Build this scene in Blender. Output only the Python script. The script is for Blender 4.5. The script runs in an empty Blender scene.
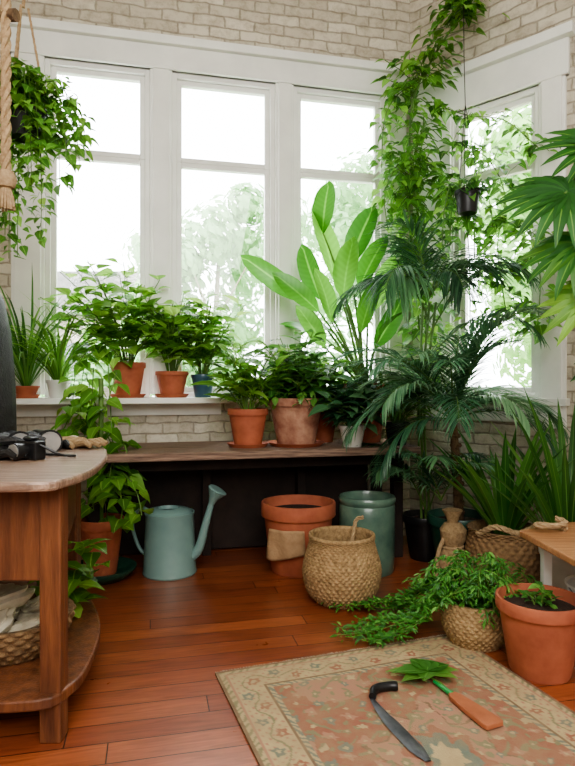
import bpy, math, random
from mathutils import Vector, Matrix
random.seed(7)
sc=bpy.context.scene
R=random.random
def U(a,b): return a+(b-a)*R()
Z=Vector((0,0,1))
UX,UY=.9744,.2250
VX,VY=.7266,-.6871
CX,CY=.964,4.7226
A_BACK=math.atan2(UY,UX); A_RIGHT=math.atan2(VY,VX)
def WB(s,t,z=0): return Vector((UX*s+UY*t, 4.5+UY*s-UX*t, z))
def WR(t,n,z=0): return Vector((CX+VX*t+VY*n, CY+VY*t-VX*n, z))
def inside(p,mg=.05):
    if UY*p.x-UX*(p.y-4.5)<mg: return False
    if VY*(p.x-CX)-VX*(p.y-CY)<mg: return False
    return True
# ---------------- materials
def L(c):
    c=c/255.0
    return c/12.92 if c<=.04045 else ((c+.055)/1.055)**2.4
def C(r,g,b): return (L(r),L(g),L(b),1)
def newmat(n):
    m=bpy.data.materials.new(n); m.use_nodes=True
    nt=m.node_tree; return m,nt,nt.nodes['Principled BSDF']
def N(nt,t,**k):
    n=nt.nodes.new(t)
    for a,b in k.items(): setattr(n,a,b)
    return n
def mat(name,c1,c2,rough=.6,scale=8,bump=.1,metal=0,stretch=(1,1,1),bs=None,spec=.5,coat=0):
    m,nt,p=newmat(name)
    tc=N(nt,'ShaderNodeTexCoord'); mp=N(nt,'ShaderNodeMapping'); mp.inputs['Scale'].default_value=stretch
    nt.links.new(tc.outputs['Object'],mp.inputs['Vector'])
    no=N(nt,'ShaderNodeTexNoise'); no.inputs['Scale'].default_value=scale; no.inputs['Detail'].default_value=6; no.inputs['Roughness'].default_value=.6
    nt.links.new(mp.outputs[0],no.inputs['Vector'])
    cr=N(nt,'ShaderNodeValToRGB'); cr.color_ramp.elements[0].position=.3; cr.color_ramp.elements[1].position=.7
    cr.color_ramp.elements[0].color=c1; cr.color_ramp.elements[1].color=c2
    nt.links.new(no.outputs['Fac'],cr.inputs[0]); nt.links.new(cr.outputs[0],p.inputs['Base Color'])
    p.inputs['Roughness'].default_value=rough; p.inputs['Metallic'].default_value=metal
    p.inputs['Specular IOR Level'].default_value=spec; p.inputs['Coat Weight'].default_value=coat
    if bump:
        n2=N(nt,'ShaderNodeTexNoise'); n2.inputs['Scale'].default_value=bs or scale*4; n2.inputs['Detail'].default_value=5
        nt.links.new(mp.outputs[0],n2.inputs['Vector'])
        b=N(nt,'ShaderNodeBump'); b.inputs['Strength'].default_value=bump; b.inputs['Distance'].default_value=.01
        nt.links.new(n2.outputs['Fac'],b.inputs['Height']); nt.links.new(b.outputs[0],p.inputs['Normal'])
    return m
def MT(nt,op,a,b=None,c=None):
    n=N(nt,'ShaderNodeMath',operation=op)
    for i,x in enumerate((a,b,c)):
        if x is None: continue
        if isinstance(x,(int,float)): n.inputs[i].default_value=x
        else: nt.links.new(x,n.inputs[i])
    return n.outputs[0]
def leafmat(name,c1,c2,c3,rough=.38,trans=.3,veins=0,vamp=.06):
    m,nt,p=newmat(name)
    at=N(nt,'ShaderNodeAttribute',attribute_name='tone')
    cr=N(nt,'ShaderNodeValToRGB'); e=cr.color_ramp.elements
    e[0].color=c1; e[1].color=c3; e[0].position=0; e[1].position=1
    x=e.new(.5); x.color=c2
    nt.links.new(at.outputs['Fac'],cr.inputs[0])
    ac=N(nt,'ShaderNodeAttribute',attribute_name='across').outputs['Fac']
    al=N(nt,'ShaderNodeAttribute',attribute_name='along').outputs['Fac']
    ab=MT(nt,'ABSOLUTE',ac)
    mr=N(nt,'ShaderNodeMapRange'); mr.inputs[1].default_value=.03; mr.inputs[2].default_value=.12; mr.inputs[3].default_value=.5; mr.inputs[4].default_value=0
    nt.links.new(ab,mr.inputs[0])
    mx=N(nt,'ShaderNodeMix',data_type='RGBA'); nt.links.new(mr.outputs[0],mx.inputs[0]); nt.links.new(cr.outputs[0],mx.inputs[6])
    mx.inputs[7].default_value=tuple(min(1,c*1.3+.02) for c in c3[:3])+(1,)
    col=mx.outputs[2]
    if veins:
        ph=MT(nt,'SUBTRACT',MT(nt,'MULTIPLY',al,veins),MT(nt,'MULTIPLY',ab,veins*.12))
        sn=MT(nt,'MULTIPLY_ADD',MT(nt,'SINE',ph),vamp,1-vamp)
        vm=N(nt,'ShaderNodeVectorMath',operation='SCALE'); nt.links.new(col,vm.inputs[0]); nt.links.new(sn,vm.inputs['Scale']); col=vm.outputs[0]
    nt.links.new(col,p.inputs['Base Color'])
    p.inputs['Roughness'].default_value=rough
    tr=N(nt,'ShaderNodeBsdfTranslucent')
    hs=N(nt,'ShaderNodeHueSaturation'); hs.inputs['Value'].default_value=1.6; hs.inputs['Saturation'].default_value=.95; hs.inputs['Hue'].default_value=.482
    nt.links.new(col,hs.inputs['Color']); nt.links.new(hs.outputs[0],tr.inputs['Color'])
    ms=N(nt,'ShaderNodeMixShader'); ms.inputs[0].default_value=trans
    nt.links.new(p.outputs[0],ms.inputs[1]); nt.links.new(tr.outputs[0],ms.inputs[2])
    nt.links.new(ms.outputs[0],nt.nodes['Material Output'].inputs['Surface'])
    return m
LF_BRIGHT=leafmat('leaf_bright',C(60,104,38),C(100,156,60),C(152,196,92),trans=.52)
LF_VINE=leafmat('leaf_vine',C(44,88,34),C(84,140,54),C(140,190,84),trans=.46)
LF_MID=leafmat('leaf_mid',C(40,84,38),C(70,126,54),C(118,168,80),trans=.4)
LF_DARK=leafmat('leaf_dark',C(30,62,42),C(54,98,64),C(102,146,100),trans=.26,rough=.32)
LF_BLUE=leafmat('leaf_palm',C(42,80,58),C(78,126,90),C(140,178,136),trans=.3,rough=.3)
LF_FERN=leafmat('leaf_fern',C(38,90,36),C(70,134,54),C(120,176,84),trans=.35)
LF_FAN=leafmat('leaf_fan',C(30,74,32),C(54,112,44),C(128,174,62),trans=.42,rough=.5)
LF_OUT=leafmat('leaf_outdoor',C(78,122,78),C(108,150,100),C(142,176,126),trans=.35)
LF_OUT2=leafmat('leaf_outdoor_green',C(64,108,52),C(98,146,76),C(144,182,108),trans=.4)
LF_BANANA=leafmat('leaf_banana',C(44,110,32),C(74,148,46),C(118,188,72),trans=.4,veins=70,vamp=.05,rough=.3)
STEM=mat('stem_green',C(70,105,42),C(105,138,65),.6)
BARK=mat('bark',C(75,55,38),C(125,100,72),.9,30,.8)
BARKP=mat('pale_bark',C(135,128,110),C(160,154,136),.9,30,.3)
TERRA=mat('terracotta',C(146,78,56),C(184,108,78),.8,6,.15)
TERRA2=mat('terracotta_weathered',C(126,72,56),C(188,148,122),.85,9,.3)
WHITEP=mat('white_paint',C(222,223,217),C(236,236,230),.45,4,.03)
WHITEC=mat('white_ceramic',C(200,200,194),C(222,222,216),.35,5,.02)
SOIL=mat('soil',C(38,26,18),C(70,50,36),.95,60,.9)
SAGE=mat('sage_enamel',C(110,140,136),C(126,154,148),.4,4,.03)
TEAL=mat('green_glaze',C(64,92,82),C(104,130,112),.3,7,.05,coat=.4)
BLUEG=mat('blue_glaze',C(44,74,92),C(70,104,120),.3,7,.05)
DKGREEN=mat('dark_green_glaze',C(28,62,50),C(44,84,68),.35,7,.05)
BLACK=mat('black_plastic',C(16,16,17),C(30,30,31),.4,10,.05)
LEATHER=mat('black_leather',C(18,18,19),C(40,39,38),.5,30,.6)
SILVER=mat('silver_metal',C(170,172,172),C(205,206,205),.3,10,.03,metal=.8)
STEEL=mat('dark_steel',C(80,82,86),C(128,130,134),.4,10,.1,metal=.6)
WICKER=mat('seagrass',C(128,102,68),C(184,154,112),.8,40,.5)
WICKERD=mat('brown_wicker',C(100,76,52),C(150,120,84),.85,40,.5)
BURLAP=mat('burlap',C(138,112,80),C(180,152,114),.95,60,.8)
PAPER=mat('tan_cloth',C(160,128,94),C(184,154,118),.9,20,.3)
CLOTH=mat('cream_cloth',C(180,170,146),C(212,204,184),.9,15,.3)
ROPE=mat('jute_rope',C(146,120,88),C(184,158,122),.9,60,.5)
GREENP=mat('green_plastic',C(40,140,70),C(60,165,90),.4)
ORANGEW=mat('brown_wood_handle',C(146,84,56),C(182,114,80),.6,8,.1,stretch=(1,1,6))
def woodmat(name,c1,c2,rough,stretch,coat=0,scale=6,bump=.3):
    return mat(name,c1,c2,rough,scale,bump,stretch=stretch,coat=coat)
BENCHW=woodmat('weathered_bench_wood',C(84,64,54),C(166,138,118),.5,(1,18,18),bump=.8,scale=5)
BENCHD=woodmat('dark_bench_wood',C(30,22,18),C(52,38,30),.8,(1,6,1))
TABLEW=woodmat('red_table_wood',C(82,48,32),C(140,88,56),.45,(3,3,.35),.1,9)
TABLET=woodmat('table_top_wood',C(108,84,70),C(184,154,132),.34,(1,16,3),.25,5,.5)
PINE=woodmat('pine_wood',C(146,98,64),C(190,142,100),.5,(1,10,4))

def brickmat():
    m,nt,p=newmat('painted_brick')
    tc=N(nt,'ShaderNodeTexCoord'); sx=N(nt,'ShaderNodeSeparateXYZ'); cx=N(nt,'ShaderNodeCombineXYZ')
    nt.links.new(tc.outputs['Object'],sx.inputs[0]); nt.links.new(sx.outputs[0],cx.inputs[0]); nt.links.new(sx.outputs[2],cx.inputs[1])
    nz=N(nt,'ShaderNodeTexNoise'); nz.inputs['Scale'].default_value=7
    nt.links.new(cx.outputs[0],nz.inputs['Vector'])
    ma=N(nt,'ShaderNodeVectorMath',operation='MULTIPLY_ADD'); ma.inputs[1].default_value=(.045,.045,0)
    nt.links.new(nz.outputs['Color'],ma.inputs[0]); nt.links.new(cx.outputs[0],ma.inputs[2])
    bt=N(nt,'ShaderNodeTexBrick'); bt.inputs['Scale'].default_value=1; bt.inputs['Brick Width'].default_value=.225; bt.inputs['Row Height'].default_value=.078
    bt.inputs['Mortar Size'].default_value=.011; bt.inputs['Mortar Smooth'].default_value=1
    bt.inputs['Color1'].default_value=C(212,205,188); bt.inputs['Color2'].default_value=C(188,180,162); bt.inputs['Mortar'].default_value=C(166,157,140)
    nt.links.new(ma.outputs[0],bt.inputs['Vector'])
    n2=N(nt,'ShaderNodeTexNoise'); n2.inputs['Scale'].default_value=10; n2.inputs['Detail'].default_value=10; n2.inputs['Roughness'].default_value=.75
    nt.links.new(cx.outputs[0],n2.inputs['Vector'])
    mx=N(nt,'ShaderNodeMix',data_type='RGBA',blend_type='MULTIPLY'); mx.inputs[0].default_value=.55
    cr=N(nt,'ShaderNodeValToRGB'); cr.color_ramp.elements[0].position=.36; cr.color_ramp.elements[1].position=.54; cr.color_ramp.elements[0].color=(.45,.4,.33,1)
    nt.links.new(n2.outputs[0],cr.inputs[0]); nt.links.new(bt.outputs['Color'],mx.inputs[6]); nt.links.new(cr.outputs[0],mx.inputs[7])
    nt.links.new(mx.outputs[2],p.inputs['Base Color']); p.inputs['Roughness'].default_value=.85
    hgt=MT(nt,'SUBTRACT',MT(nt,'MULTIPLY',n2.outputs[0],1.4),bt.outputs['Fac'])
    b=N(nt,'ShaderNodeBump'); b.inputs['Strength'].default_value=.6; b.inputs['Distance'].default_value=.011
    nt.links.new(hgt,b.inputs['Height']); nt.links.new(b.outputs[0],p.inputs['Normal'])
    return m
BRICK=brickmat()
def floormat():
    m,nt,p=newmat('floor_planks'); RW=.115
    tc=N(nt,'ShaderNodeTexCoord'); sx=N(nt,'ShaderNodeSeparateXYZ'); nt.links.new(tc.outputs['Object'],sx.inputs[0])
    row=MT(nt,'FLOOR',MT(nt,'DIVIDE',sx.outputs[1],RW))
    wn=N(nt,'ShaderNodeTexWhiteNoise',noise_dimensions='1D'); nt.links.new(row,wn.inputs['W'])
    nx_=MT(nt,'ADD',sx.outputs[0],MT(nt,'MULTIPLY',wn.outputs[0],7.3))
    cx=N(nt,'ShaderNodeCombineXYZ'); nt.links.new(nx_,cx.inputs[0]); nt.links.new(sx.outputs[1],cx.inputs[1])
    bt=N(nt,'ShaderNodeTexBrick'); bt.inputs['Scale'].default_value=1; bt.inputs['Brick Width'].default_value=3.1; bt.inputs['Row Height'].default_value=RW
    bt.inputs['Mortar Size'].default_value=.0023; bt.inputs['Mortar Smooth'].default_value=.1; bt.offset=0
    bt.inputs['Color1'].default_value=C(176,100,62); bt.inputs['Color2'].default_value=C(144,76,48); bt.inputs['Mortar'].default_value=C(46,24,16)
    nt.links.new(cx.outputs[0],bt.inputs['Vector'])
    mp=N(nt,'ShaderNodeMapping'); mp.inputs['Scale'].default_value=(1.2,14,1); nt.links.new(cx.outputs[0],mp.inputs[0])
    n2=N(nt,'ShaderNodeTexNoise'); n2.inputs['Scale'].default_value=4; n2.inputs['Detail'].default_value=8; n2.inputs['Distortion'].default_value=.8
    nt.links.new(mp.outputs[0],n2.inputs['Vector'])
    n4=N(nt,'ShaderNodeTexNoise'); n4.inputs['Scale'].default_value=2.5; n4.inputs['Detail'].default_value=8; n4.inputs['Roughness'].default_value=.7; nt.links.new(tc.outputs['Object'],n4.inputs['Vector'])
    cr=N(nt,'ShaderNodeValToRGB'); cr.color_ramp.elements[0].position=.3; cr.color_ramp.elements[1].position=.65; cr.color_ramp.elements[0].color=(.52,.45,.42,1)
    nt.links.new(n2.outputs[0],cr.inputs[0])
    mx=N(nt,'ShaderNodeMix',data_type='RGBA',blend_type='MULTIPLY'); mx.inputs[0].default_value=.85
    nt.links.new(bt.outputs['Color'],mx.inputs[6]); nt.links.new(cr.outputs[0],mx.inputs[7])
    m2=N(nt,'ShaderNodeMix',data_type='RGBA',blend_type='MULTIPLY'); m2.inputs[0].default_value=.35
    c2=N(nt,'ShaderNodeValToRGB'); c2.color_ramp.elements[0].position=.36; c2.color_ramp.elements[1].position=.6; c2.color_ramp.elements[0].color=(.5,.43,.38,1)
    nt.links.new(n4.outputs[0],c2.inputs[0]); nt.links.new(mx.outputs[2],m2.inputs[6]); nt.links.new(c2.outputs[0],m2.inputs[7])
    nt.links.new(m2.outputs[2],p.inputs['Base Color'])
    mr=N(nt,'ShaderNodeMapRange'); mr.inputs[1].default_value=.3; mr.inputs[2].default_value=.7; mr.inputs[3].default_value=.26; mr.inputs[4].default_value=.4
    nt.links.new(n4.outputs[0],mr.inputs[0]); nt.links.new(mr.outputs[0],p.inputs['Roughness'])
    p.inputs['Coat Weight'].default_value=.6; p.inputs['Coat Roughness'].default_value=.3
    b=N(nt,'ShaderNodeBump'); b.inputs['Strength'].default_value=.4; b.inputs['Distance'].default_value=.004
    nt.links.new(MT(nt,'ADD',MT(nt,'SUBTRACT',1.0,bt.outputs['Fac']),MT(nt,'MULTIPLY',n2.outputs[0],.25)),b.inputs['Height']); nt.links.new(b.outputs[0],p.inputs['Normal'])
    return m
FLOOR=floormat()
def glassmat():
    m,nt,p=newmat('window_glass')
    t=N(nt,'ShaderNodeBsdfTransparent'); g=N(nt,'ShaderNodeBsdfGlossy'); g.inputs['Roughness'].default_value=.02
    mx=N(nt,'ShaderNodeMixShader'); mx.inputs[0].default_value=.05
    nt.links.new(t.outputs[0],mx.inputs[1]); nt.links.new(g.outputs[0],mx.inputs[2]); nt.links.new(mx.outputs[0],nt.nodes['Material Output'].inputs['Surface'])
    return m
GLASS=glassmat()
# ---------------- mesh builder
PROF={'ovate':[.12,.85,1,.72,.34,0],'lance':[.25,.8,1,.8,.45,0],'strap':[.55,.9,1,.9,.6,0],'needle':[.6,1,.7,0],
      'paddle':[.15,.62,.88,1,1,.95,.82,.55,0],'small':[.3,1,.7,0],'heart':[.5,1.05,.9,.6,.28,0],'finger':[.6,.95,1.05,1,.75,.45,0]}
class MB:
    def __init__(s,org=(0,0,0)): s.v=[];s.f=[];s.t=[];s.org=Vector(org);s.lw={}
    def box(s,x0,x1,y0,y1,z0,z1):
        b=len(s.v)
        for x in(x0,x1):
            for y in(y0,y1):
                for z in(z0,z1): s.v.append((x,y,z)); s.t.append(.5)
        for f in((0,1,3,2),(4,6,7,5),(0,4,5,1),(2,3,7,6),(0,2,6,4),(1,5,7,3)): s.f.append([b+i for i in f])
        return s
    def slab(s,p0,p1,w,z0,z1):
        p0=Vector(p0);p1=Vector(p1);d=(p1-p0).normalized();n=Vector((-d.y,d.x))*w/2
        return s.prism([p0-n,p1-n,p1+n,p0+n],z0,z1)
    def prism(s,o,z0,z1):
        b=len(s.v);n=len(o)
        for z in(z0,z1):
            for p in o: s.v.append((p[0],p[1],z)); s.t.append(.5)
        s.f.append([b+i for i in range(n)][::-1]); s.f.append([b+n+i for i in range(n)])
        for i in range(n): j=(i+1)%n; s.f.append([b+i,b+j,b+n+j,b+n+i])
        return s
    def lathe(s,prof,n=36,off=(0,0,0),wob=0):
        b=len(s.v);m=len(prof)
        ph=[U(0,6.28) for _ in range(4)]
        for i,(r,z) in enumerate(prof):
            for j in range(n):
                a=2*math.pi*j/n
                rr=r*(1+wob*(math.sin(3*a+ph[0]+z*9)+math.sin(5*a+ph[1]-z*14)*.7))
                s.v.append((off[0]+rr*math.cos(a),off[1]+rr*math.sin(a),off[2]+z)); s.t.append(.5)
        for i in range(m-1):
            for j in range(n):
                k=(j+1)%n; s.f.append([b+i*n+j,b+i*n+k,b+(i+1)*n+k,b+(i+1)*n+j])
        return s
    def tube(s,pts,rad,n=6,cap=True):
        pts=[Vector(p) for p in pts]; b=len(s.v); m=len(pts)
        if not isinstance(rad,(list,tuple)): rad=[rad]*m
        ref=None
        for i,p in enumerate(pts):
            d=(pts[min(i+1,m-1)]-pts[max(i-1,0)])
            if d.length<1e-6: d=Vector((0,0,1))
            d.normalize()
            if ref is None:
                ref=d.cross(Z)
                if ref.length<.05: ref=Vector((1,0,0))
            ref=(ref-d*ref.dot(d)).normalized(); q=d.cross(ref)
            for j in range(n):
                a=2*math.pi*j/n; w=p+(ref*math.cos(a)+q*math.sin(a))*rad[i]
                s.v.append(tuple(w)); s.t.append(.4)
        for i in range(m-1):
            for j in range(n):
                k=(j+1)%n; s.f.append([b+i*n+j,b+i*n+k,b+(i+1)*n+k,b+(i+1)*n+j])
        if cap:
            s.f.append([b+j for j in range(n)][::-1]); s.f.append([b+(m-1)*n+j for j in range(n)])
        return s
    def rope(s,pts,r,twist=60,n=5):
        P=catmull(pts,int(6+40*plen(pts)))
        tot=0
        A=[];B=[];D=[]
        for i,p in enumerate(P):
            d=(P[min(i+1,len(P)-1)]-P[max(i-1,0)]).normalized()
            q=d.cross(Vector((.3,.9,.1))).normalized(); w=d.cross(q)
            if i: tot+=(p-P[i-1]).length
            for k,S in enumerate((A,B,D)):
                a=tot*twist+k*2.094
                S.append(p+(q*math.cos(a)+w*math.sin(a))*r*.5)
        for S in(A,B,D): s.tube(S,r*.55,n)
        return s
    def leaf(s,p,d,Ln,W,bend=.6,fold=.15,shape='ovate',tone=None,up=None,wave=0):
        p=Vector(p);d=Vector(d)
        if d.length<1e-5: d=Vector((1,0,0))
        d.normalize()
        if not inside(s.org+p) or not inside(s.org+p+d*Ln*.9,.06): return
        pr=PROF[shape];n=len(pr)-1
        up=up or Z
        sd=d.cross(up)
        if sd.length<.1: sd=d.cross(Vector((R()-.5,R()-.5,.1)))
        sd.normalize();nn=sd.cross(d)
        tone=min(1,max(0,random.gauss(.5,.25))) if tone is None else tone
        b=len(s.v);st=Ln/n;a=bend/n;ca,sa=math.cos(a),math.sin(a);c=p.copy()
        for i in range(n):
            w=pr[i]*W*.5; off=nn*(fold*w*2+ (math.sin(i*2.3)*wave*W if wave else 0))
            q=len(s.v)
            s.v.append(tuple(c+sd*w+off)); s.v.append(tuple(c)); s.v.append(tuple(c-sd*w+off))
            s.lw[q]=(i/n,1);s.lw[q+1]=(i/n,0);s.lw[q+2]=(i/n,-1)
            s.t+= [tone]*3
            c=c+d*st; d,nn=(d*ca-nn*sa),(nn*ca+d*sa)
        s.lw[len(s.v)]=(1,.5)
        s.v.append(tuple(c)); s.t.append(tone)
        for i in range(n-1):
            q=b+i*3; s.f.append([q,q+1,q+4,q+3]); s.f.append([q+1,q+2,q+5,q+4])
        q=b+(n-1)*3; t=b+n*3; s.f.append([q,q+1,t]); s.f.append([q+1,q+2,t])
    def build(s,name,m,parent=None,smooth=True,label=None,bevel=0,loc=None,rotz=None,cat=None,angle=.7):
        if s.org.length>.1:
            ox_,oy_=s.org.x,s.org.y
            for i,(x,y,z) in enumerate(s.v):
                q=UY*(ox_+x)-UX*(oy_+y-4.5)
                if q<.045: k=.045-q; x+=UY*k; y-=UX*k
                q=VY*(ox_+x-CX)-VX*(oy_+y-CY)
                if q<.045: k=.045-q; x+=VY*k; y-=VX*k
                s.v[i]=(x,y,z)
        me=bpy.data.meshes.new(name); me.from_pydata(s.v,[],s.f); me.update()
        at=me.attributes.new('tone','FLOAT','POINT'); at.data.foreach_set('value',s.t)
        if s.lw:
            n=len(s.v); A=[s.lw.get(i,(0,1)) for i in range(n)]
            at=me.attributes.new('along','FLOAT','POINT'); at.data.foreach_set('value',[a[0] for a in A])
            at=me.attributes.new('across','FLOAT','POINT'); at.data.foreach_set('value',[a[1] for a in A])
        me.materials.append(m)
        if smooth:
            me.polygons.foreach_set('use_smooth',[True]*len(me.polygons))
            try: me.set_sharp_from_angle(angle=angle)
            except Exception: pass
        o=bpy.data.objects.new(name,me); sc.collection.objects.link(o)
        if parent: o.parent=parent
        if label: o['label']=label
        if cat: o['category']=cat
        if loc is not None: o.location=loc
        if rotz is not None: o.rotation_euler=(0,0,rotz)
        if bevel:
            bv=o.modifiers.new('bevel','BEVEL'); bv.width=bevel; bv.segments=2; bv.limit_method='ANGLE'
        return o
def plen(pts):
    return sum((Vector(pts[i+1])-Vector(pts[i])).length for i in range(len(pts)-1))
def catmull(pts,n):
    P=[Vector(p) for p in pts]; P=[P[0]*2-P[1]]+P+[P[-1]*2-P[-2]]; m=len(P)-3; out=[]
    for i in range(n+1):
        x=i/n*m; k=min(int(x),m-1); t=x-k; a,b,c,d=P[k:k+4]
        out.append(.5*((2*b)+(-a+c)*t+(2*a-5*b+4*c-d)*t*t+(-a+3*b-3*c+d)*t**3))
    return out
def thing(name,label,cat,loc,rotz=0,group=None):
    e=bpy.data.objects.new(name,None); sc.collection.objects.link(e); e.empty_display_size=.1
    e.location=loc; e.rotation_euler=(0,0,rotz); e['label']=label; e['category']=cat
    if group: e['group']=group
    return e
def structure(o): o['kind']='structure'; return o
# ---------------- pots
def pot(parent,r,h,m,z0=0,taper=.68,soil=True,rim=.17,name='pot',wob=0):
    rh=h*rim
    rb=r*taper; rt=r*.92
    MB().lathe([(0,z0),(rb*.96,z0),(rb,z0+.01),(rt,z0+h-rh),(r*.985,z0+h-rh),(r,z0+h-rh+.008),(r,z0+h-.006),(r*.985,z0+h),(r*.93,z0+h),(r*.9,z0+h-.02),(rb*.9,z0+.04),(0,z0+.04)],wob=wob).build(name,m,parent)
    if soil: MB().lathe([(0,z0+h*.9),(r*.5,z0+h*.885),(r*.86,z0+h*.86)],24).build('soil',SOIL,parent)
def saucer(parent,r,m,h=.025,z0=0):
    MB().lathe([(0,z0),(r*.85,z0),(r,z0+h),(r*.95,z0+h),(r*.82,z0+.01),(0,z0+.01)]).build('saucer',m,parent)
def qb(a,b,c,t): return a*(1-t)**2+b*2*t*(1-t)+c*t*t
NO=Vector((-UY,UX,0))
def bush(lm,sm,z0,Rr,H,ns,nl,Ln,W,bend=.7,shape='ovate',lean=(0,0),upd=.25,flat=.35,sr=.003,low=.35,wall=.09,hmin=.5):
    for i in range(ns):
        a=i*2.4+U(-.3,.3); rr=Rr*math.sqrt((i+.5)/ns)*U(.8,1.15); hh=H*U(hmin,1)*(1-flat*(rr/Rr)**2)
        e=Vector((rr*math.cos(a)+lean[0],rr*math.sin(a)+lean[1],z0+hh)); o=Vector((.02*math.cos(a),.02*math.sin(a),z0-.02))
        q=UY*(sm.org.x+e.x)-UX*(sm.org.y+e.y-4.5)
        if q<wall: e-=NO*(wall-q)*U(1,1.8)
        if not inside(sm.org+e,.04): continue
        c=Vector((e.x*.3,e.y*.3,z0+hh*.6))
        sm.tube([qb(o,c,e,t/5) for t in range(6)],[sr*1.3]*3+[sr]*3,5)
        for k in range(nl):
            t=low+(1-low)*(k+.5)/nl; p=qb(o,c,e,t); az=a+k*2.4+U(-.4,.4)
            d=Vector((math.cos(az),math.sin(az),upd+U(-.4,.4)))
            sc_=U(.6,1.15); pe=p+d.normalized()*Ln*.3
            lm.leaf(pe,d,Ln*sc_,W*sc_,bend*U(.4,1.6),.12,shape,up=Vector((U(-.5,.5),U(-.6,.3),1)))
            if inside(sm.org+pe): sm.tube([p,pe],sr*.6,3,False)
def vine(lm,sm,pts,rad,dens,Ln,W,shape='heart',down=.4,sr=.004,pulse=0):
    n=max(6,int(plen(pts)*14)); P=catmull(pts,n)
    if sm: sm.tube(P,sr,5)
    cnt=int(plen(pts)*dens); ph=U(0,6)
    for i in range(cnt):
        x=R()*n
        if pulse and R()<pulse*(.5+.5*math.sin(x*.55+ph)): continue
        k=min(int(x),n-1); p=P[k].lerp(P[k+1],x-k)
        rr=(rad[0]+(rad[-1]-rad[0])*x/n)*(1-pulse*.4*math.sin(x*.55+ph))
        a=U(0,6.28); o=Vector((math.cos(a),math.sin(a),U(-.8,.8)))
        q=p+o*rr*(R()**.6)
        d=Vector((o.x,o.y,-down+U(-.5,.4))); s=U(.6,1.2)
        lm.leaf(q,d,Ln*s,W*s,U(.2,1),.12,shape,up=Vector((U(-.4,.4),U(-.9,.1),1)).normalized())
        if sm and rr>.04 and R()<.3 and inside(lm.org+q): sm.tube([p,p.lerp(q,.5)+Vector((0,0,.02)),q],sr*.5,3,False)
def frond(lm,sm,p,az,el,Ln,droop,nl,ll,lw,start=.15,ld=.3,bend=.9,fwd=.7,r=.006):
    d=Vector((math.cos(az)*math.cos(el),math.sin(az)*math.cos(el),math.sin(el)));N_=16;P=[Vector(p)];c=Vector(p)
    for i in range(N_):
        c=c+d*Ln/N_; d.z-=droop/N_*(.3+1.4*i/N_); d.normalize(); P.append(c.copy())
    keep=[]
    for q in P:
        if not inside(sm.org+q,.05): break
        keep.append(q)
    if len(keep)<6: return
    P=keep; N_=len(P)-1
    sm.tube(P,[r*(1-.75*i/N_) for i in range(N_+1)],5)
    tn=random.gauss(.5,.25)
    for j in range(nl):
        t=start+(1-start)*j/(nl-1)*.995; x=t*N_; k=min(int(x),N_-1); q=P[k].lerp(P[k+1],x-k); T=(P[k+1]-P[k]).normalized()
        sd=T.cross(Z)
        if sd.length<.1: sd=Vector((-math.sin(az),math.cos(az),0))
        sd.normalize(); nup=sd.cross(T); s=ll*(.45+.55*math.sin(math.pi*min(1,.15+t*.8)))
        for g in(-1,1):
            dd=T*(fwd+t*.6)+sd*g*.85+nup*.25+Vector((0,0,-ld+U(-.2,.2)))
            lm.leaf(q,dd,s*U(.8,1.15),lw,bend*U(.5,1.5),.2,'lance',tone=min(1,max(0,tn+U(-.25,.25))))
def fan(lm,sm,base,hub,facing,size,nf=13,w=.05,span=2.3,tone=None,bend=.5):
    base=Vector(base);hub=Vector(hub);f=Vector(facing).normalized()
    ax=(hub-base).normalized(); ax=(ax-f*ax.dot(f)*.7).normalized(); sd=ax.cross(f).normalized()
    sm.tube([base.lerp(hub,t/6)+Vector((0,0,.06*math.sin(math.pi*t/6))) for t in range(7)],.006,6)
    tn=U(.35,.8) if tone is None else tone
    for i in range(nf):
        a=span*(2*i/(nf-1)-1); d=ax*math.cos(a)+sd*math.sin(a)+f*.1
        s=size*(.75+.25*math.cos(a*.7))*U(.92,1.06)
        lm.leaf(hub,d,s,w,bend*U(.8,1.3)+.3*abs(math.sin(a)),.14,'finger',tone=min(1,max(0,tn+U(-.15,.15))),up=f)

# ================= ROOM
HT=4.4
fl=MB(); 
fl.box(-6,6,-6.5,.2,-.1,0)
structure(fl.build('floor',FLOOR,smooth=False,loc=(0,4.5,0),rotz=A_BACK))
wb=MB(); y0,y1=0,.2
wb.box(-2.45,.99,y0,y1,0,1.08); wb.box(-2.45,.99,y0,y1,3.6,HT); wb.box(-2.45,-1.8,y0,y1,1.08,3.6); wb.box(.85,.99,y0,y1,1.08,3.6)
wb.box(-.97,-.89,.04,y1,1.08,3.6); wb.box(-.06,.01,.04,y1,1.08,3.6)
structure(wb.build('wall_back',BRICK,smooth=False,loc=(0,4.5,0),rotz=A_BACK))
wr=MB()
wr.box(0,3.4,0,.2,0,1.08); wr.box(0,3.4,0,.2,3.42,HT); wr.box(0,.3,0,.2,1.08,3.42); wr.box(1.1,3.4,0,.2,1.08,3.42)
structure(wr.build('wall_right',BRICK,smooth=False,loc=(CX,CY,0),rotz=A_RIGHT))
e=WR(3.4,0)
PLASTER=mat('cream_plaster',C(212,206,194),C(224,219,208),.9,3,.05)
w=MB(); w.box(e.x-.02,e.x+.15,-1.9,e.y+.1,0,HT); structure(w.build('wall_side',PLASTER,smooth=False))
w=MB(); w.box(-2.55,-2.4,-1.9,4.1,0,HT); structure(w.build('wall_left',BRICK,smooth=False))
w=MB(); w.box(-2.5,e.x+.1,-2,-1.85,0,HT); structure(w.build('wall_front',PLASTER,smooth=False))
w=MB(); w.prism([(-2.6,-2),(e.x+.2,-2),(e.x+.2,e.y),(1.1,5.0),(-2.6,4.2)],HT,HT+.1); structure(w.build('ceiling',PLASTER,smooth=False))

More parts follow.
